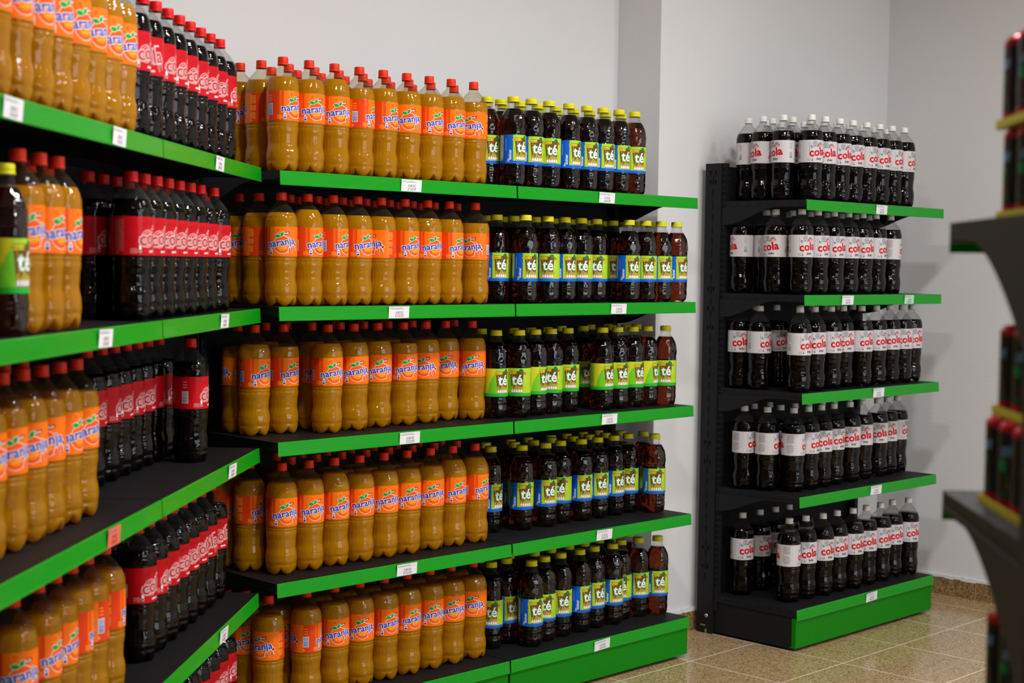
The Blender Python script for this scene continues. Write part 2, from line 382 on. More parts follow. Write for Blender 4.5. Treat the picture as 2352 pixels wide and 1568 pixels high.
def tea_label(lime):
    a = Art(); HT = .098; TH = PI*RT; rp = (-TH,); lim = (.38, .62, .02); wrap_base(a, RT, HT, lim)
    BL = (.006, .12, .62); BR = (.16, .055, .008); Y = (.72, .62, .02); GR = (.0, .20, .05)
    if lime:
        for k in (-1, 0): 
            u = k*TH
            a.rect(u-.058+TH*0, u-.022, 0, HT, (.62, .62, .02), 1)
            a.poly([(u-.052, 0), (u-.016, 0), (u-.016, .085), (u-.030, .070), (u-.042, .045)], (.16, .55, .02), 2)
            a.lines(u-.079 if k else u-.075, u-.060, .03, .085, 12, (.30, .42, .03), 2, .4)
        a.rect(-TH, TH, 0, .011, (.02, .42, .03), 3)
    else:
        for k in (-1, 0): a.rect(k*TH-.066, k*TH-.026, 0, HT, BL, 1)
        a.rect(-TH+.0, -TH+.0+.0001, 0, HT, BL, 1)
        a.rect(-.082, -.062, .018, .094, (.55, .60, .72), 2); a.lines(-.080, -.064, .040, .090, 12, (.25, .32, .50), 2.5, .4)
        a.text('Sin', .011, (-.042, .012), WHITE, 4, .0002, PI/2, rep=rp)
        a.text('azúcar', .0135, (-.036, .030), WHITE, 4, .0004, PI/2, rep=rp)
        a.rect(-.052, -.0505, .045, .085, (.45, .55, .80), 3, rep=rp)
        a.rect(-TH, TH, 0, .010, BL, 3)
    # glass of tea
    a.poly([(-.021, .088), (.026, .088), (.024, .094), (-.006, .097), (-.020, .093)], (.35, .60, .03), 3, rep=rp)
    a.poly([(-.013, .012), (.024, .012), (.031, .088), (-.020, .088)], BR, 3.2, rep=rp)
    a.poly([(-.010, .034), (-.004, .026), (-.008, .070), (-.014, .082)], (.42, .17, .02), 3.6, rep=rp)
    a.poly([(-.013, .012), (.027, .012), (.029, .036), (.020, .031), (.008, .037), (-.004, .030), (-.014, .036)], (.42, .32, .03), 3.8, rep=rp)
    rnd = random.Random(2)
    for i in range(26): a.disc((rnd.uniform(-.011, .025), rnd.uniform(.026, .040)), rnd.uniform(.0008, .0022), rnd.choice([(.12, .07, .01), (.55, .44, .06), (.2, .25, .02)]), 4, 7, split=False, rep=rp)
    a.poly([(.029, .050), (.040, .046), (.036, .092), (.030, .094)], (.46, .66, .03), 3, rep=rp)
    a.poly([(.012, .090), (.020, .097), (.028, .092), (.026, .080), (.018, .082)], GR, 4.2, rep=rp)
    a.poly([(-.026, .077), (.004, .0775), (.005, .0865), (-.025, .086), (-.028, .0815)], Y, 4.5, rep=rp)
    a.text('Refresco de', .0078, (-.0105, .0817), (.04, .05, .01), 5, .0001, .02, .72, rep=rp)
    a.text('té', .050, (.008, .0560), GR, 5, .0032, 0, .92, rep=rp)
    a.text('té', .050, (.008, .0560), (.74, .84, .78), 6, .0012, 0, .92, rep=rp)
    if True:
        a.rect(.031, .040, .076, .084, (.65, .01, .03), 4, rep=rp); a.text('aliada', .0034, (.0355, .080), WHITE, 4.6, 0, rep=rp, split=False)
    a.text('limón', .006, (.029, .030), (.75, .30, .02), 5, .0001, .15, rep=rp)
    for i in range(5):
        u = -.010+i*.0082
        a.disc((u, .0175), .0033, (.80, .78, .88), 5.5, 14, ry=.0068, rep=rp); a.disc((u, .0125), .0016, (.03, .03, .05), 6, 8, rep=rp)
    return a.mesh('tea_label', M_ink, RT, .077)

# ------------------------------------------------------------------ bottle bodies
def interp(pts, z):
    for (z0, r0_), (z1, r1_) in zip(pts, pts[1:]):
        if z0 <= z <= z1:
            t = (z-z0)/(z1-z0) if z1 > z0 else 0; t = t*t*(3-2*t) if abs(r1_-r0_) < .006 else t
            return r0_+(r1_-r0_)*t
    return pts[-1][1]
def smooth_curve(pts, z):
    e = .0022; return (interp(pts, max(pts[0][0], z-e))+2*interp(pts, z)+interp(pts, min(pts[-1][0], z+e)))/4
SODA = [(.028, .0470), (.042, .0486), (.056, .0478), (.084, .0436), (.105, .0446), (.126, .0472), (.132, .0474), (.1335, .0462), (.1365, .0462), (.138, .0476),
        (.1415, .0476), (.143, .0464), (.1455, .0464), (.147, .0484), (.150, .0484), (.238, .0484), (.242, .0486), (.256, .0478), (.268, .0453), (.280, .0404), (.290, .0342), (.298, .0278), (.304, .0222), (.309, .0172), (.3125, .0147), (.321, .0143)]
TEA = [(.018, .0428), (.030, .0441), (.040, .0436), (.046, .0424), (.049, .0424), (.053, .0440), (.068, .0441), (.073, .0434), (.077, .0440), (.175, .0440), (.180, .0430), (.184, .0430), (.190, .0441),
       (.214, .0441), (.228, .0430), (.240, .0402), (.252, .0350), (.262, .0290), (.270, .0236), (.276, .0205), (.281, .0196), (.290, .0194)]
def body_mesh(name, prof, fill, mliq, foot_z, seg=90, feet=5, tea=False):
    mb = MB(); v = mb.v; side = []
    ztop = prof[-1][0]; z = foot_z; zs = []
    while z < ztop-1e-6: zs.append(z); z += .0024 if not (.128 < z < .149) else .0014
    zs = [z for z in zs if abs(z-fill) > .0012]+[fill, ztop]; zs.sort()
    def rad(z, a):
        r = smooth_curve(prof, z)
        if not tea:
            if .050 < z < .122: r += .00035*math.cos(24*a)*math.sin(PI*(z-.05)/.072)
            if .246 < z < .262: r += .0006*max(0, math.cos(16*a))*math.sin(PI*(z-.246)/.016)
            if .040 < z < .080: r += .00045*max(0, math.cos(9*a+1))*math.sin(PI*(z-.04)/.04)*(1+.8*math.sin(z*785))
            if .120 < z < .147: r += .00030*math.cos(18*a)*math.sin(PI*(z-.12)/.027)
        else:
            if .026 < z < .070: r += .0007*math.cos(14*a)*math.sin(PI*(z-.026)/.044)
            if .188 < z < .222: r += .0010*math.cos(10*a)*math.sin(PI*(z-.188)/.034)
            if .222 < z < .262: r += .0004*math.cos(10*a)
            if .190 < z < .196 or .055 < z < .060: r -= .0005*(1+math.cos(3*a))
        return r
    # base: feet and valleys
    amp = 1.0 if not tea else .45
    NB = 9
    rings = []
    rf = .0375 if not tea else .034
    for j in range(NB+1):                      # j=0 centre ... NB = side at foot_z
        ring = []
        for k in range(seg):
            a = 2*PI*k/seg; wgt = (.5+.5*math.cos(feet*a))**.32
            R1 = rad(foot_z, a); t = j/NB
            # foot profile: centre z .012 -> touches 0 at rf -> rises to side
            if t < .62:
                q = t/.62; rr = rf*q; zf = (.011*amp)*(1-q**2)**1.0
            else:
                q = (t-.62)/.38; rr = rf+(R1-rf)*math.sin(q*PI/2); zf = foot_z*(1-math.cos(q*PI/2))
            q2 = t; rv = R1*math.sin(q2*PI/2); zv = (.011*amp)+(foot_z-.011*amp)*(1-math.cos(q2*PI/2))
            if rv < 1e-4: rv = 1e-4
            if rr < 1e-4: rr = 1e-4
            r_ = rr*wgt+rv*(1-wgt) if t > .05 else 1e-4; z_ = zf*wgt+zv*(1-wgt)
            ring.append((r_*math.cos(a), r_*math.sin(a), z_))
        rings.append(ring)
    for z in zs[1:]:
        # valleys run up the side a little way
        ring = []
        for k in range(seg):
            a = 2*PI*k/seg; r_ = rad(z, a)
            if not tea and z < .048: r_ -= .0016*(.5-.5*math.cos(feet*a))*(1-(z-foot_z)/(.048-foot_z))
            ring.append((r_*math.cos(a), r_*math.sin(a), z))
        rings.append(ring)
    allz = [None]*(NB+1)+zs[1:]
    for ring in rings: v += ring
    for i in range(len(rings)-1):
        mi = 0 if (allz[i+1] is None or allz[i+1] <= fill+1e-6) else 1
        for k in range(seg):
            k2 = (k+1) % seg; mb.f.append((i*seg+k, i*seg+k2, (i+1)*seg+k2, (i+1)*seg+k)); mb.m.append(mi)
    fi = allz.index(fill); mb.f.append(tuple(fi*seg+k for k in range(seg))); mb.m.append(0)
    # neck support ring
    nr = smooth_curve(prof, ztop); nz = ztop-.0045
    mb.lathe([(nr, nz-.0012), (nr+.0026, nz-.0006), (nr+.0026, nz+.0006), (nr, nz+.0012)], 28, 1)
    me = mb.mesh(name, [mliq, M_peto if mliq is M_orange else M_pet], True); return me
def cap_mesh(name, m, r, z0, z1):
    mb = MB(); seg = 48; prof = [(r*.90, z0), (r*1.04, z0+.0004), (r*1.04, z0+.0035), (r*.985, z0+.0040), (r*.985, z0+.0048), (r*1.0, z0+.0055), (r*.985, z1-.0022), (r*.94, z1-.0006), (r*.86, z1), (r*.4, z1), (.0002, z1)]
    for i, (rr, z) in enumerate(prof):
        for k in range(seg):
            a = 2*PI*k/seg; q = rr*(1-.022*(k % 2)) if 4 <= i <= 6 else rr
            mb.v.append((q*math.cos(a), q*math.sin(a), z))
    for i in range(len(prof)-1):
        for k in range(seg):
            k2 = (k+1) % seg; mb.f.append((i*seg+k, i*seg+k2, (i+1)*seg+k2, (i+1)*seg+k)); mb.m.append(0)
    return mb.mesh(name, [m], True)
BODY = {
    'o': [body_mesh('orange_body', SODA, f, M_orange, .028) for f in (.272, .281, .293)],
    'c': [body_mesh('cola_body', SODA, .279, M_cola, .028)],
    'l': [body_mesh('diet_cola_body', SODA, .277, M_cola, .028)],
    't': [body_mesh('tea_body', TEA, .266, M_tea, .018, 84, 5, True)],
}
BODY['g'] = BODY['t']
CAP = {'o': cap_mesh('red_cap', M_caporange, .0158, .3175, .342), 'c': cap_mesh('red_cap', M_capred, .0158, .3175, .342),
       'l': cap_mesh('white_cap', M_capwhite, .0155, .3195, .342), 't': cap_mesh('yellow_cap', M_capyel, .0212, .2885, .308)}
CAP['g'] = CAP['t']
LABEL = {'o': naranja_label(), 'c': cola_label(), 'l': diet_label(), 't': tea_label(False), 'g': tea_label(True)}
NAME = {'o': 'orange_soda_bottle', 'c': 'cola_bottle', 'l': 'light_cola_bottle', 't': 'iced_tea_bottle', 'g': 'iced_tea_bottle'}
DESC = {'o': 'orange soda bottle', 'c': 'red-labelled cola bottle', 'l': 'white-labelled cola bottle', 't': 'blue-labelled tea bottle', 'g': 'lime-labelled tea bottle'}
PLUR = {'o': 'orange soda bottles', 'c': 'red-labelled cola bottles', 'l': 'white-labelled cola bottles', 't': 'blue-labelled tea bottles', 'g': 'lime-labelled tea bottles'}
def bottle(kind, x, y, z, rz, variant=0):
    e = empty(NAME[kind], (x, y, z), rz)
    link('body', BODY[kind][variant % len(BODY[kind])], e)
    link('printed_label', LABEL[kind], e)
    link('cap', CAP[kind], e)
    return e
BOTTLES = {
 'M1': [
  ('o', 1, [(2.789, 3.732), (2.887, 3.732), (2.985, 3.732), (3.084, 3.732), (3.182, 3.732), (3.281, 3.732), (3.379, 3.732), (3.477, 3.732), (3.58, 3.732)]),
  ('o', 2, [(2.795, 3.849), (2.902, 3.853), (3.002, 3.853), (3.1, 3.853), (3.199, 3.853), (3.298, 3.853), (3.397, 3.853), (3.496, 3.853), (3.603, 3.853)]),
  ('o', 3, [(2.79, 3.952), (2.913, 3.958), (3.013, 3.958), (3.111, 3.958), (3.21, 3.958), (3.309, 3.958), (3.408, 3.958), (3.507, 3.958)]),
  ('t', 1, [(3.755, 3.716), (3.844, 3.716), (3.933, 3.716), (4.037, 3.716), (4.132, 3.716), (4.221, 3.716), (4.31, 3.716), (4.4, 3.716)]),
  ('t', 2, [(3.706, 3.795), (3.793, 3.816), (3.882, 3.809), (3.972, 3.81), (4.067, 3.81), (4.162, 3.81), (4.251, 3.81), (4.34, 3.81), (4.43, 3.81)]),
  ('t', 3, [(3.805, 3.905), (3.894, 3.905), (3.983, 3.905), (4.087, 3.905), (4.182, 3.905), (4.271, 3.905), (4.36, 3.905), (4.45, 3.905)]),
 ],
 'M2': [
  ('o', 1, [(2.796, 3.745), (2.895, 3.745), (2.994, 3.745), (3.092, 3.745), (3.19, 3.745), (3.29, 3.745), (3.389, 3.745), (3.487, 3.745), (3.608, 3.745)]),
  ('o', 2, [(2.79, 3.85), (2.91, 3.855), (3.018, 3.855), (3.12, 3.855), (3.218, 3.855), (3.319, 3.855), (3.42, 3.855), (3.52, 3.855), (3.625, 3.855)]),
  ('o', 3, [(2.79, 3.955), (3.019, 3.96), (3.13, 3.96), (3.234, 3.96), (3.336, 3.96), (3.44, 3.96), (3.544, 3.96)]),
  ('t', 1, [(3.765, 3.8), (3.838, 3.73), (3.967, 3.745), (4.072, 3.76), (4.172, 3.77), (4.278, 3.79), (4.401, 3.735), (4.499, 3.735), (4.591, 3.735), (4.68, 3.73)]),
  ('t', 2, [(3.812, 3.9), (3.895, 3.845), (4.011, 3.85), (4.448, 3.857), (4.589, 3.85), (4.68, 3.86)]),
  ('t', 3, [(3.945, 3.95), (4.159, 3.9), (4.265, 3.91), (4.375, 3.92), (4.479, 3.941), (4.615, 3.95)]),
 ],
 'M3': [
  ('o', 1, [(2.795, 3.875), (2.905, 3.875), (3.021, 3.8), (3.137, 3.812), (3.254, 3.833), (3.365, 3.831), (3.472, 3.839), (3.587, 3.864), (3.677, 3.825)]),
  ('o', 2, [(2.801, 3.975), (2.915, 3.985), (3.048, 3.917), (3.172, 3.926), (3.275, 3.929), (3.381, 3.928), (3.496, 3.935), (3.59, 3.964), (3.694, 3.935)]),
  ('o', 3, [(3.02, 4.011), (3.122, 4.011), (3.221, 4.011), (3.328, 4.011), (3.434, 4.011)]),
  ('t', 1, [(3.773, 3.803), (3.857, 3.772), (3.958, 3.79), (4.052, 3.8), (4.152, 3.81), (4.312, 3.78), (4.405, 3.785), (4.495, 3.785), (4.584, 3.788), (4.671, 3.768)]),
  ('t', 2, [(3.813, 3.92), (3.957, 3.9), (4.047, 3.9), (4.136, 3.9), (4.347, 3.91), (4.504, 3.905), (4.593, 3.904), (4.68, 3.926)]),
  ('t', 3, [(4.268, 3.951), (4.478, 3.99), (4.591, 4.0)]),
 ],
 'M4': [
  ('o', 1, [(2.844, 3.798), (2.948, 3.797), (3.05, 3.797), (3.154, 3.797), (3.257, 3.797), (3.357, 3.797), (3.462, 3.797), (3.565, 3.797), (3.672, 3.797)]),
  ('o', 2, [(2.8, 3.905), (2.958, 3.902), (3.06, 3.902), (3.164, 3.902), (3.267, 3.902), (3.367, 3.902), (3.472, 3.902), (3.575, 3.902), (3.682, 3.902)]),
  ('o', 3, [(2.79, 4.008), (2.978, 4.006), (3.08, 4.006), (3.184, 4.006), (3.287, 4.006), (3.387, 4.006), (3.492, 4.006), (3.595, 4.006), (3.702, 4.006)]),
  ('t', 1, [(3.97, 3.86), (4.089, 3.854), (4.188, 3.871), (4.288, 3.856), (4.382, 3.857), (4.479, 3.859), (4.574, 3.868), (4.65, 3.795)]),
  ('t', 2, [(3.85, 3.9), (4.015, 3.943), (4.114, 3.94), (4.224, 3.953), (4.328, 3.936), (4.425, 3.94), (4.519, 3.939), (4.622, 3.947), (4.68, 3.879)]),
  ('t', 3, [(3.92, 4.0), (4.067, 4.016), (4.161, 4.016), (4.288, 4.016), (4.377, 4.016), (4.473, 4.016), (4.564, 4.016)]),
 ],
 'M5': [
  ('o', 1, [(2.801, 3.803), (2.945, 3.8), (3.057, 3.8), (3.161, 3.8), (3.266, 3.8), (3.366, 3.8), (3.469, 3.8), (3.568, 3.8), (3.673, 3.8)]),
  ('o', 2, [(2.79, 3.91), (2.905, 3.9), (3.077, 3.905), (3.181, 3.905), (3.286, 3.905), (3.386, 3.905), (3.489, 3.905), (3.588, 3.905), (3.693, 3.905)]),
  ('o', 3, [(2.79, 4.011), (2.92, 4.01), (3.087, 4.011), (3.191, 4.011), (3.296, 4.011)]),
  ('t', 1, [(3.814, 3.853), (3.906, 3.868), (3.941, 3.775), (4.035, 3.8), (4.131, 3.808), (4.235, 3.807), (4.325, 3.815), (4.42, 3.805), (4.507, 3.837), (4.595, 3.823), (4.68, 3.795)]),
  ('t', 2, [(3.84, 3.945), (3.98, 3.93), (4.085, 3.9), (4.18, 3.905), (4.28, 3.905), (4.375, 3.91), (4.47, 3.92), (4.57, 3.93), (4.665, 3.935)]),
 ],
 'L1': [
  ('c', 1, [(2.491, 3.628), (2.414, 3.561), (2.337, 3.493), (2.26, 3.426), (2.183, 3.358), (2.106, 3.291), (2.029, 3.223), (1.952, 3.155), (1.875, 3.088)]),
  ('o', 1, [(1.798, 3.02), (1.721, 2.953), (1.644, 2.885), (1.567, 2.817), (1.49, 2.75), (1.413, 2.682), (1.335, 2.615), (1.258, 2.547), (1.181, 2.48)]),
  ('c', 2, [(2.407, 3.695), (2.329, 3.627), (2.252, 3.56), (2.175, 3.492), (2.098, 3.425), (2.021, 3.357), (1.944, 3.289), (1.867, 3.222), (1.79, 3.154)]),
  ('o', 2, [(1.713, 3.087), (1.636, 3.019), (1.559, 2.952), (1.482, 2.884), (1.405, 2.816), (1.328, 2.749), (1.251, 2.681), (1.173, 2.614), (1.096, 2.546)]),
 ],
 'L2': [
  ('c', 1, [(2.446, 3.589), (2.339, 3.495), (2.264, 3.429), (2.185, 3.36), (2.11, 3.294), (2.036, 3.229), (1.962, 3.164), (1.888, 3.099)]),
  ('c', 2, [(2.615, 3.882), (1.988, 3.332), (1.914, 3.268), (1.834, 3.197), (2.063, 3.398), (2.142, 3.467), (2.221, 3.536), (2.3, 3.606)]),
  ('o', 1, [(1.528, 2.784), (1.455, 2.719), (1.376, 2.651)]),
  ('o', 2, [(1.558, 2.955), (1.637, 3.024)]),
  ('t', 1, [(1.31, 2.578)]),
 ],
 'L3': [
  ('c', 1, [(2.383, 3.602)]),
  ('c', 2, [(1.919, 3.353), (2.004, 3.427), (2.078, 3.492), (2.152, 3.556), (2.226, 3.621), (2.299, 3.687), (2.374, 3.75)]),
  ('o', 1, [(1.688, 2.993), (1.611, 2.925), (1.533, 2.857), (1.456, 2.789), (1.378, 2.721), (1.301, 2.654)]),
  ('o', 2, [(1.589, 3.045), (1.512, 2.977), (1.435, 2.909)]),
 ],
 'L4': [
  ('c', 1, [(2.57, 3.776), (2.481, 3.697), (2.406, 3.633), (2.333, 3.567), (2.259, 3.503), (2.185, 3.438), (2.104, 3.367), (2.03, 3.302)]),
  ('c', 2, [(2.457, 3.814), (2.368, 3.736), (2.294, 3.67), (2.22, 3.605), (2.146, 3.541), (2.072, 3.476), (1.991, 3.405)]),
  ('o', 1, [(1.829, 3.116), (1.741, 3.04), (1.664, 2.972), (1.589, 2.906), (1.516, 2.842), (1.417, 2.756)]),
 ],
 'L5': [
  ('c', 1, [(2.626, 3.805), (2.549, 3.737), (2.472, 3.669), (2.394, 3.602), (2.317, 3.534)]),
 ],
 'R1': [
  ('l', 1, [(5.203, 3.472), (5.302, 3.472), (5.408, 3.472), (5.506, 3.472), (5.611, 3.472), (5.713, 3.472), (5.813, 3.472), (5.913, 3.472)]),
  ('l', 2, [(5.149, 3.569), (5.245, 3.59), (5.342, 3.572), (5.44, 3.57), (5.538, 3.57), (5.637, 3.571), (5.735, 3.568), (5.834, 3.568), (5.932, 3.569)]),
  ('l', 3, [(5.149, 3.667), (5.245, 3.689), (5.349, 3.67), (5.447, 3.67)]),
  ('l', 4, [(5.178, 3.761), (5.311, 3.761), (5.41, 3.761)]),
 ],
 'R2': [
  ('l', 1, [(5.162, 3.48), (5.276, 3.48), (5.394, 3.48), (5.502, 3.48), (5.611, 3.48), (5.715, 3.48), (5.868, 3.5)]),
  ('l', 2, [(5.149, 3.596), (5.278, 3.605), (5.401, 3.6), (5.521, 3.6), (5.634, 3.6), (5.747, 3.6), (5.859, 3.6)]),
  ('l', 3, [(5.202, 3.679), (5.308, 3.72), (5.43, 3.73)]),
  ('l', 4, [(5.149, 3.761)]),
 ],
 'R3': [
  ('l', 1, [(5.173, 3.485), (5.3, 3.5), (5.436, 3.51), (5.559, 3.53), (5.655, 3.5), (5.787, 3.51), (5.914, 3.52), (6.018, 3.52), (6.116, 3.53)]),
  ('l', 2, [(5.337, 3.713), (5.404, 3.641), (5.502, 3.65), (5.6, 3.645), (5.707, 3.65), (5.821, 3.65)]),
  ('l', 3, [(5.149, 3.663), (5.249, 3.757)]),
  ('l', 4, [(5.149, 3.761)]),
 ],
 'R4': [
  ('l', 1, [(5.235, 3.545), (5.34, 3.545), (5.44, 3.548), (5.545, 3.555), (5.672, 3.557), (5.793, 3.57), (5.92, 3.572), (6.018, 3.582), (6.116, 3.59)]),
  ('l', 2, [(5.176, 3.633), (5.3, 3.655), (5.41, 3.66), (5.52, 3.665), (5.63, 3.67), (5.74, 3.68), (5.86, 3.68)]),
  ('l', 3, [(5.149, 3.728), (5.26, 3.761), (5.37, 3.761)]),
 ],
 'R5': [
  ('l', 1, [(5.226, 3.548), (5.334, 3.541), (5.441, 3.528), (5.552, 3.531), (5.657, 3.519), (5.769, 3.522), (5.883, 3.521), (5.999, 3.531), (6.113, 3.518)]),
  ('l', 2, [(5.197, 3.761), (5.32, 3.761), (5.432, 3.761), (5.534, 3.761), (5.64, 3.761)]),
 ],
}

# ------------------------------------------------------------------ the room
Y1, Y2, XS, XR, XL, YF = 4.171, 3.945, 4.825, 6.555, -2.2, -3.6
def struct(name, mb, m, bevel=0): return tag(mb.build(name, m, bevel=bevel), kind='structure')
b = MB(); b.box(XL-.2, XR+.2, YF-.2, Y1+.2, -.1, 0); struct('floor', b, M_floor)
b = MB(); b.box(XL-.2, XR+.2, YF-.2, Y1+.2, CEIL, CEIL+.1); struct('ceiling', b, M_ceil)
b = MB(); b.box(XL-.2, XS, Y1, Y1+.2, 0, CEIL); struct('wall_back', b, M_wall)
b = MB(); b.box(XS, XR+.2, Y2, Y1+.2, 0, CEIL); struct('wall_projecting', b, M_wall)
b = MB(); b.box(XR, XR+.2, YF-.2, Y2, 0, CEIL); struct('wall_right', b, M_wall)
b = MB(); b.box(XL-.2, XL, YF-.2, Y1, 0, CEIL); struct('wall_left', b, M_far)
b = MB(); wx0, wx1, wz0, wz1 = 2.4, 6.0, .75, 2.65
b.box(XL, wx0, YF-.2, YF, 0, CEIL); b.box(wx1, XR, YF-.2, YF, 0, CEIL); b.box(wx0, wx1, YF-.2, YF, 0, wz0); b.box(wx0, wx1, YF-.2, YF, wz1, CEIL)
struct('wall_front', b, M_far)
b = MB()
for i in range(7): x = wx0+(wx1-wx0)*i/6; b.box(x-.025, x+.025, YF-.12, YF-.06, wz0, wz1)
for i in range(4): z = wz0+(wz1-wz0)*i/3; b.box(wx0, wx1, YF-.12, YF-.06, z-.025, z+.025)
struct('window_1', b, M_black)
# terrazzo skirting with grout joints and a ragged painted edge above
def skirting(name, x0, y0, x1, y1, off):
    L_ = math.hypot(x1-x0, y1-y0); b = MB(); rnd = random.Random(4); n_ = 0
    s = off-.42
    while s < L_:
        a0, a1 = max(0, s+.0015), min(L_, s+.4185)
        if a1 > a0: b.box(a0, a1, -.011, 0, 0, .088, 0)
        s += .42
    b.box(0, L_, -.009, 0, 0, .0875, 1)
    k = 0
    while k < L_:
        wd = rnd.uniform(.006, .03); b.box(k, min(L_, k+wd), -.0125, 0, .084-rnd.uniform(0, .006), .094+rnd.uniform(0, .004), 2); k += wd
    o = b.build(name, [M_skirt, mat('grout', (.55, .45, .34), .9), M_wall]); o.location = (x0, y0, 0); o.rotation_euler = (0, 0, math.atan2(y1-y0, x1-x0)); tag(o, kind='structure')
skirting('baseboard_right', XR, Y2, XR, YF, .12)
skirting('baseboard_back', XS, Y2, XR, Y2, .275)
skirting('baseboard_return', XS, Y1, XS, Y2, .2)

# ------------------------------------------------------------------ shelving
DEP = .395; LIP = .0423; TOPZ = 1.958
def rail_profile(z):
    # thin extrusion with fine ridges, foot kicked outwards
    p = [(-.0002, z+.0001), (-.0022, z-.002)]
    for i in range(9):
        zz = z-.004-i*.0041; p += [(-.0022-.0002*i, zz), (-.0027-.0002*i, zz-.0010), (-.0022-.0002*i, zz-.0022)]
    p += [(-.0052, z-LIP+.002), (-.0046, z-LIP), (-.0020, z-LIP), (-.0002, z-.006)]
    return p[::-1]
def bracket_profile(z, deep=.098, dep=DEP, arc=False):
    pts = [(.012, z-.018), (.012, z-.024)]
    for i in range(13):
        t = i/12; pts.append((.05+(dep-.052)*t, z-.026-(deep-.026)*(max(0, (t-.2)/.8)**1.7 if arc else (lambda q: q*q*(3-2*q))(max(0, (t-.22)/.78)))))
    pts += [(dep+.012, z-deep), (dep+.012, z-.028)]
    return pts[::-1]
def upright(parent, x0, x1, top, dep=DEP, wallgap=.025):
    b = MB(); y0, y1 = dep+.018, dep+.098
    b.box(x0, x1, y0, y1, 0.004, top)
    b.box(x0+.004, x1-.004, dep, y0, 0.1, top)               # perforated front strip
    z = .22
    while z < top-.05:
        for xs in (x0-.0006, x1+.0002):
            b.box(xs, xs+.0004, (y0+y1)/2-.0015, (y0+y1)/2+.0015, z, z+.034, 1)
        z += .05
    for zc in (.28, .36, .72, .80, 1.28, 1.36, 1.44, 1.88, 1.92):
        if zc < top-.03:
            for yy in (-.013, .013):
                for xs in (x0-.0007, x1+.0003): b.box(xs, xs+.0004, (y0+y1)/2+yy-.004, (y0+y1)/2+yy+.004, zc, zc+.008, 1); b.box(xs, xs+.0004, (y0+y1)/2+yy-.0005, (y0+y1)/2+yy+.004, zc-.009, zc, 1)
    z = .2
    while z < top-.03:
        for yy in (.004, .011): 
            b.box(x0+.0035, x0+.004, dep+yy-.0018, dep+yy+.0018, z, z+.015, 1)
        for xx in ((x0+x1)/2-.008, (x0+x1)/2+.008): b.box(xx-.0018, xx+.0018, dep-.0003, dep, z, z+.015, 1)
        z += .025
    o = b.build('upright', [M_black, M_slot], parent)
    bb = MB(); bb.lathe([(.0001, 0), (.0075, 0), (.0085, .001), (.0085, .004), (.006, .006), (.0001, .006)], 16)
    ob = bb.build('levelling_bolt', M_steel, o, True); ob.rotation_euler = (0, -PI/2, 0); ob.location = (x0, y0+.028, .075)
    bb = MB(); bb.box(x0-.001, x0+.012, y0+.034, y0+.060, .030, .036); bb.box(x0-.002, x0+.012, y0+.026, y0+.034, 0, .018); bb.build('levelling_foot', M_steel, o)
    return o
def bay(origin, ang, W, zs, label, left_up=True, right_up=True, deep=.098, dep=DEP, back=True, top=TOPZ, kick=True, label_cat='shelves', group=None, trim=0):
    root = empty('shelving_unit', (origin[0], origin[1], 0), ang); tag(root, label, 'shelves', group)
    for i, z in enumerate(zs):
        base = kick and i == len(zs)-1
        b = MB(); g = .003
        b.box(g, W-g, .0, dep+.012, z-.004, z-.0005)
        b.box(g, W-g, .001, .004, z-.021, z-.004); b.box(g, g+.003, .004, dep, z-.030, z-.004); b.box(W-g-.003, W-g, .004, dep, z-.030, z-.004); b.box(g, W-g, dep+.008, dep+.012, z-.030, z-.004)
        k = .03
        while k < W-.02:                                    # perforation along the front edge
            b.box(k-.002, k+.002, .014, .017, z-.0006, z-.0003, 1); k += .02
        k = .03
        while k < dep:
            b.box(g-.0004, g+.0001, k-.002, k+.002, z-.0155, z-.0115, 1); k += .05
        sh = b.build('base_shelf' if base else 'shelf', [M_black, M_slot], root)
        r = MB(); r.prism_x(rail_profile(z), .0035, W-.0035); rl = r.build('price_rail', M_green, sh)
        if not base:
            for x0 in (0.0002, W-.0034):
                br = MB(); br.prism_x(bracket_profile(z, deep, dep, deep > .12), x0, x0+.003); br.build('bracket', M_black, sh)
        else:
            kp = MB(); kp.box(.006, W-.006, .003, .0055, .014, z-.034); kp.box(.006, W-.006, .0055, .03, .014, .018)
            kp.box(.006, .0085, .0055, .022, .018, z-.034); kp.box(W-.0085, W-.006, .0055, .022, .018, z-.034)
            kp.build('kick_panel', M_kick, root)
            sp = MB()
            for x0 in (.009, W-.013): sp = MB(); sp.box(x0, x0+.004, .022, dep+.02, .010, z-.031); sp.build('base_side_panel', M_black, root)
            sp = MB(); sp.box(W-.004, W+.008, .012, .03, z-.036, z-.012); sp.box(W+.002, W+.006, .016, .028, z-.042, z-.036); sp.build('rail_end_clip', M_black, root)
    if left_up: upright(root, -.002, .034, top, dep)
    if right_up: upright(root, W-.034, W+.002, top, dep)
    if back:
        b = MB(); b.box(.034, W-.034, dep+.040, dep+.052, zs[-1]-.03 if kick else zs[-1]-.3, top-.01)
        b.build('back_panel', M_black, root)
    return root
MY, RY = 3.6655, 3.4169
MZ = [1.7967, 1.3947, .9915, .5671, .16]; RZ = [1.802, 1.4255, 1.0347, .6217, .1686]
LANG = .7199; LO = Vector((2.70944, 3.73177)); LD = Vector((math.cos(LANG), math.sin(LANG))); LN = Vector((-LD.y, LD.x))
LZ = [1.8055, 1.3885, .9711, .5338, .12]; LW = 1.0143
bay((2.726, MY), 0, 1.0, MZ, 'left bay of the long black rack, holding the orange soda', True, False)
bay((3.726, MY), 0, 1.0, MZ, 'right bay of the long black rack, holding the tea bottles')
bay((5.093, RY), 0, 1.0773, RZ, 'separate black rack by the right wall, holding white-labelled cola')
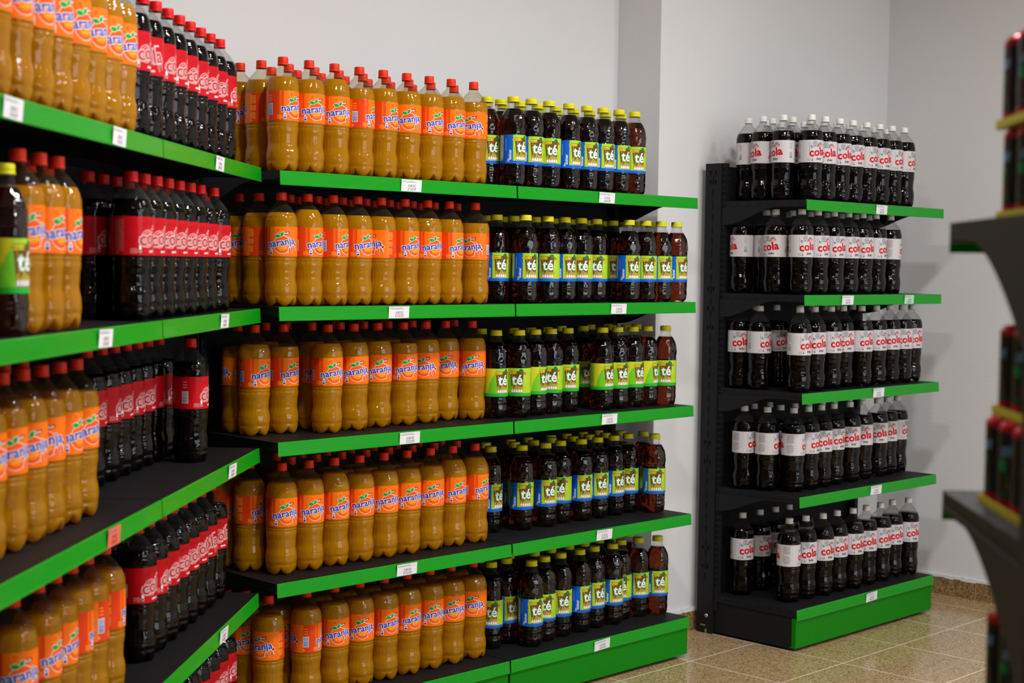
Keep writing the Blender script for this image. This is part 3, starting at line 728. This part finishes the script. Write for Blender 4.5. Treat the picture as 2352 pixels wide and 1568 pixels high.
p = LO-LD*LW; bay((p.x, p.y), LANG, LW, LZ, 'far bay of the angled rack at left, holding red-labelled cola')
p = LO-LD*2*LW; bay((p.x, p.y), LANG, LW, LZ, 'nearest bay of the angled rack at the left edge, with blurred orange soda', True, False)

b = MB(); b.box(2.02, 2.722, 4.150, 4.160, .0, 1.775); b.box(2.02, 2.722, 4.160, 4.168, 1.74, 1.775)  # black sheet added to shade the corner where the white wall shows through
tag(b.build('corner_shade_panel', M_black, None, bevel=.001), 'added black panel for the shade behind the angled and the long rack', 'panel')
# ------------------------------------------------------------------ bottles
RACK = {'M': 'middle rack', 'L': 'left rack', 'R': 'right rack'}
LEVEL = ['top shelf', 'second shelf', 'third shelf', 'fourth shelf', 'bottom shelf']
ROWN = ['', 'front row', 'second row', 'third row', 'fourth row']
ORD = ['first', 'second', 'third', 'fourth', 'fifth', 'sixth', 'seventh', 'eighth', 'ninth', 'tenth', 'eleventh', 'twelfth', 'thirteenth', 'fourteenth', 'fifteenth', 'sixteenth', 'seventeenth', 'eighteenth']
# turned bottles (shelf, kind, row, index) -> degrees from facing the aisle; from where the logos sit in the photo
TURN = {('M1','o',1): [7, -14, -19, 36, 10, -35, -2, -6, -61], ('M2','o',1): [-37, 11, 19, 0, -89, -1, -12, 10, 109],
        ('M3','o',1): [3, 3, -15, -28, -27, -22, -54, -43, -44], ('M4','o',1): [-20, -16, -4, -18, -22, -22, -30, -10, 9], ('M5','o',1): [-74, 52, -25, -31, -10, -8, -22, -34, -49],
        ('M1','o',2): [-152], ('M2','o',2): [-152], ('M3','o',2): [60, 40, -15], ('M2','o',3): [-35], ('M1','o',3): [-5], ('M4','o',2): [-158], ('M4','o',3): [20],
        ('M1','t',1): [-11, -23, -37, -9, -21, -19, -19, -32], ('M2','t',1): [-28, -22, -52, -19, -45, -51, -28, -38, -29, -16], ('M3','t',1): [-18, -61, 2, -50, -36, -13, -25, -14, 5, -53],
        ('M4','t',1): [-32, -29, -57, -30, -28, -18, -42, -46], ('M5','t',1): [-48, -17, -25, -44, -36, -8, -20, -25, -52, -39, -42],
        ('R1','l',1): [-29, -44, -30, -28, -5, -21, -6, -2], ('R1','l',2): [75, -56], ('R1','l',3): [71], ('R1','l',4): [-2],
        ('R2','l',1): [-29, -19, -27, -20, -28, -5, -148], ('R2','l',2): [94], ('R2','l',3): [0], ('R2','l',4): [55],
        ('R3','l',1): [-16, -32, -20, -33, -28, -21, -35, -42, -30], ('R3','l',3): [-15, -45], ('R3','l',4): [-56],
        ('R4','l',1): [-154, -185, -34, -19, -45, -50, -46, -41, 6], ('R4','l',2): [-165], ('R4','l',3): [-180],
        ('R5','l',1): [-150, -38, -27, -27, -27, -40, -28, -29, -30], ('R5','l',2): [-31, -20, -26, -24],
        ('L1','c',1): [5, -22, -20, -10, -12, -8, -5, -57, -11], ('L2','c',1): [-17, -14, -20, -15, -17, -19, -16, -192], ('L3','c',1): [-2], ('L3','c',2): [0, -165, -10, 0, -15, 30, 0], ('L4','c',1): [-35, -50, -30, -25, -15, -10, 5, -20],
        ('L1','o',1): [-24, -22, -28, -25, -20, -23, -30, -26], ('L2','o',1): [-2, -15, -40], ('L3','o',1): [-25, -15, -65, -50, -40, -30], ('L4','o',1): [-150, 60, -150, -8, -12, -50]}
FILLV = {('M1','o',1): [1, 1, 2, 0, 1, 1, 1, 1, 0], ('M2','o',1): [1, 2, 1, 1, 1, 1, 1, 1, 0], ('M5','o',1): [1]*9, ('M4','o',1): [1, 1, 2, 1, 1, 1, 1, 2, 2]}
for sh, rows in BOTTLES.items():
    rk, lv = sh[0], int(sh[1])-1
    z = {'M': MZ, 'L': LZ, 'R': RZ}[rk][lv]
    base_ang = LANG if rk == 'L' else 0
    for kind, row, pts in rows:
        rnd = random.Random(sh+kind+str(row)); turns = TURN.get((sh, kind, row), []); fl = FILLV.get((sh, kind, row), [])
        kd = 'g' if (kind == 't' and sh in ('M3', 'L2')) else kind
        order = sorted(range(len(pts)), key=lambda i: pts[i][0])
        for i, (x, y_) in enumerate(pts):
            t = turns[i] if i < len(turns) else (rnd.uniform(-22, 0) if rk == 'L' else rnd.uniform(-45, -5))
            v = fl[i] if i < len(fl) else rnd.choice((0, 1, 1))
            e = bottle(kd, x, y_, z, base_ang+math.radians(t), v)
            k = order.index(i)
            nth = ORD[k]+' from the left' if len(pts) > 1 else 'the only one'
            if sh == 'L3' and kind == 'c' and row == 1: lab = 'red-labelled cola bottle standing alone in front of the others, third shelf, left rack'
            elif len(pts) > 1: lab = f'{DESC[kd]}, {nth}, {ROWN[row]}, {LEVEL[lv]}, {RACK[rk]}'
            else: lab = f'single {DESC[kd]} in the {ROWN[row]}, {LEVEL[lv]}, {RACK[rk]}'
            tag(e, lab, 'bottle', f'{PLUR[kd]} on the {LEVEL[lv]} of the {RACK[rk]}')

# ------------------------------------------------------------------ price tags
def tag_mesh(name, l1, l2, w_, h_, bg=(.78, .76, .80), txt=(.06, .05, .07)):
    a = Art(); a.rect(-w_/2, w_/2, -h_/2, h_/2, bg, 0, split=False)
    rnd = random.Random(len(name)+int(w_*1e4)); a.lines(-w_/2+.003, w_/2-.030, h_/2-.0050, h_/2-.0030, 1, (.30, .28, .45), 1, .7, rnd); a.lines(-w_/2+.003, w_/2-.022, h_/2-.0085, h_/2-.0062, 1, (.16, .14, .30), 1, .7, rnd)
    a.ring((w_/2-.011, h_/2-.005), .0028, .0004, (.3, .3, .45), 1, 12)
    a.text(l1, .0105, (0.002, -.0010), txt, 1, .0002, 0, .62, 0, False); a.text(l2, .0105, (.002, -.0115), txt, 1, .0002, 0, .62, 0, False)
    # a card has thickness: add a back and rim
    me = a.mesh(name, M_card, None, 0, .00018)
    bm = bmesh.new(); bm.from_mesh(me)
    e = [ed for ed in bm.edges if ed.is_boundary and all(abs(abs(v.co.x)-w_/2) < 1e-5 or abs(abs(v.co.z)-h_/2) < 1e-5 for v in ed.verts) and all(abs(v.co.y) < 1e-6 for v in ed.verts)]
    r = bmesh.ops.extrude_edge_only(bm, edges=e)
    for g in r['geom']:
        if isinstance(g, bmesh.types.BMVert): g.co.y += .0005
    bm.to_mesh(me); bm.free(); return me
TM = {'n': tag_mesh('price_card_a', '$ 2.85 CUC', '$ 71.25 CUP', .085, .037), 't': tag_mesh('price_card_b', '$ 1.75 CUC', '$ 43.75 CUP', .085, .037),
      'g': tag_mesh('price_card_c', '$ 2.30 CUC', '$ 57.50 CUP', .085, .037), 'l': tag_mesh('price_card_d', '$ 1.95 CUC', '$ 48.75 CUP', .085, .037),
      'k': tag_mesh('price_card_e', '$ 1.95 CUC', '$ 48.75 CUP', .075, .037, (.50, .74, .58)), 'r': tag_mesh('price_card_f', '$ 1.95 CUC', '$ 48.75 CUP', .080, .040, (.75, .16, .10), (.25, .03, .03))}
TL = {1: 'top shelf', 2: 'second shelf', 3: 'third shelf', 4: 'fourth shelf', 5: 'bottom shelf'}
def price_tag(rk, lv, s, kind, label, tilt=0):
    z = {'M': MZ, 'L': LZ, 'R': RZ}[rk][lv-1]-.0215
    if rk == 'L': q = LO+LD*s-LN*.0068; ang = LANG
    else: q = Vector((s, (MY if rk == 'M' else RY)-.0068)); ang = 0
    o = link('price_tag', TM[kind]); o.location = (q.x, q.y, z); o.rotation_euler = (.065, tilt, ang); tag(o, label, 'price tag', 'price tags on the green shelf rails')
for i, s in enumerate((3.242, 3.195, 3.247, 3.241)): price_tag('M', i+1, s, 'n', f'white price tag under the orange soda, {TL[i+1]}, middle rack')
for i, (s, k) in enumerate(((4.186, 't'), (4.262, 't'), (4.221, 'g'), (4.204, 't'), (4.202, 't'))): price_tag('M', i+1, s, k, f'white price tag under the tea bottles, {TL[i+1]}, middle rack', -.05 if i == 4 else .01)
for lv, s, k, lb in ((1, 5.645, 'l', 'white price tag on the top green rail of the right rack'), (2, 5.403, 'l', 'white price tag left of a greenish one, second shelf, right rack'),
                     (2, 5.886, 'k', 'pale green price tag on the second shelf of the right rack'), (3, 5.659, 'l', 'white price tag on the third shelf rail of the right rack'),
                     (4, 5.659, 'l', 'white price tag on the fourth shelf rail of the right rack'), (5, 5.646, 'l', 'white price tag on the lowest green rail of the right rack')):
    price_tag('R', lv, s, k, lb, -.04 if lv == 5 else 0)
for lv, s, k, lb in ((1, -1.92, 'n', 'blurred white price tag at the left edge of the top left shelf'), (1, -1.343, 'n', 'white price tag under the last orange bottle, top shelf, left rack'),
                     (1, -.504, 'l', 'white price tag under the cola bottles, top shelf, left rack'), (2, -1.431, 'n', 'white price tag in the nearer bay, second shelf, left rack'),
                     (2, -.445, 'l', 'white price tag in the far bay, second shelf, left rack'), (3, -.35, 'l', 'crumpled white price tag near the end of the third shelf, left rack'),
                     (3, -1.376, 'r', 'faded red price tag on the third shelf rail of the left rack'), (4, -.438, 'l', 'white price tag on the lowest visible rail of the left rack')):
    price_tag('L', lv, s, k, lb, .02)

# ------------------------------------------------------------------ blurred rack in the right foreground, with shrink-wrapped can packs
FO = Vector((1.955, 1.075)); FANG = math.atan2(LD.x, -LD.y)      # its front faces away from the camera
fe = Vector((math.cos(FANG), math.sin(FANG))); q = FO-fe*1.0
bay((q.x, q.y), FANG, 1.0, [1.597, 1.22, .84], 'blurred dark rack in the right foreground with cans on it', True, True, .158, .40, True, 2.0, False)
def can_meshes():
    a = Art(); rad = .0331; hp = PI*rad; K = (.008, .012, .014)
    a.rect(-hp, hp, 0, .104, K, 0); a.rect(-hp, hp, 0, .012, (.42, .004, .012), 1); a.rect(-hp, hp, .098, .104, (.45, .01, .03), 1)
    for u in (-hp*.5-.012, hp*.5-.012, 0-.012):
        a.poly([(u, .066), (u+.020, .069), (u+.022, .082), (u+.001, .079)], (.12, .28, .48), 2)
        a.disc((u+.004, .056), .008, (.0, .30, .10), 2, 14); a.disc((u+.012, .030), .006, (.10, .06, .02), 2, 12); a.disc((u+.006, .019), .005, (.02, .12, .09), 2, 12)
        a.poly([(u+.015, .014), (u+.021, .014), (u+.010, .060), (u+.006, .058)], (.03, .10, .06), 2)
    side = a.mesh('can_print', M_ink, rad, .006)
    mb = MB(); mb.lathe([(.0001, .002), (.024, .001), (.026, 0), (.031, .004), (.033, .006), (.033, .1095), (.030, .114), (.0272, .117), (.0265, .1175), (.0255, .1165), (.025, .1145), (.0001, .1145)], 32)
    body = mb.mesh('can_shell', [M_canred], True)
    return side, body
M_canred = mat('red_metal_lid', (.55, .01, .02), .25, .5, metal=.6); M_tray = mat('yellow_card_tray', (.50, .42, .01), .6)
CAN_SIDE, CAN_BODY = can_meshes()
def can_pack(loc, ang, nx, ny, label):
    e = empty('can_multipack', loc, ang); tag(e, label, 'drinks pack', 'shrink-wrapped can packs on the foreground rack')
    p_ = .0672; b = MB(); w_, d_ = nx*p_, ny*p_
    b.box(0, w_, 0, d_, 0, .0015); b.box(0, w_, 0, .0012, 0, .012); b.box(0, w_, d_-.0012, d_, 0, .012); b.box(0, .0012, 0, d_, 0, .012); b.box(w_-.0012, w_, 0, d_, 0, .012)
    b.build('card_tray', M_tray, e)
    for i in range(nx):
        for j in range(ny):
            c = link('can', CAN_BODY, e); c.location = (p_*(i+.5), p_*(j+.5), .0017); s_ = link('printed_side', CAN_SIDE, c); s_.rotation_euler = (0, 0, (i*5+j*2) % 7*.2)
    return e
FB = -LD
def fpt(x, y_, z): p = q+fe*x+FB*y_; return (p.x, p.y, z)
for z, dx, dy, lb in ((1.597, 0, 0, 'lower can pack on the upper shelf of the blurred foreground rack'), (1.597+.1205, .002, -.004, 'topmost can pack on the upper shelf of the blurred foreground rack'),
                      (1.22, .012, -.002, 'lower can pack on the middle shelf of the blurred foreground rack'), (1.22+.1205, .0, .010, 'upper can pack on the middle shelf of the blurred foreground rack'),
                      (.84, .004, 0, 'lower can pack on the low shelf of the foreground rack'), (.84+.1205, .004, .003, 'upper can pack on the low shelf of the foreground rack')):
    can_pack(fpt(.960-4*.0672+dx, .10+dy, z), FANG, 4, 4, lb)
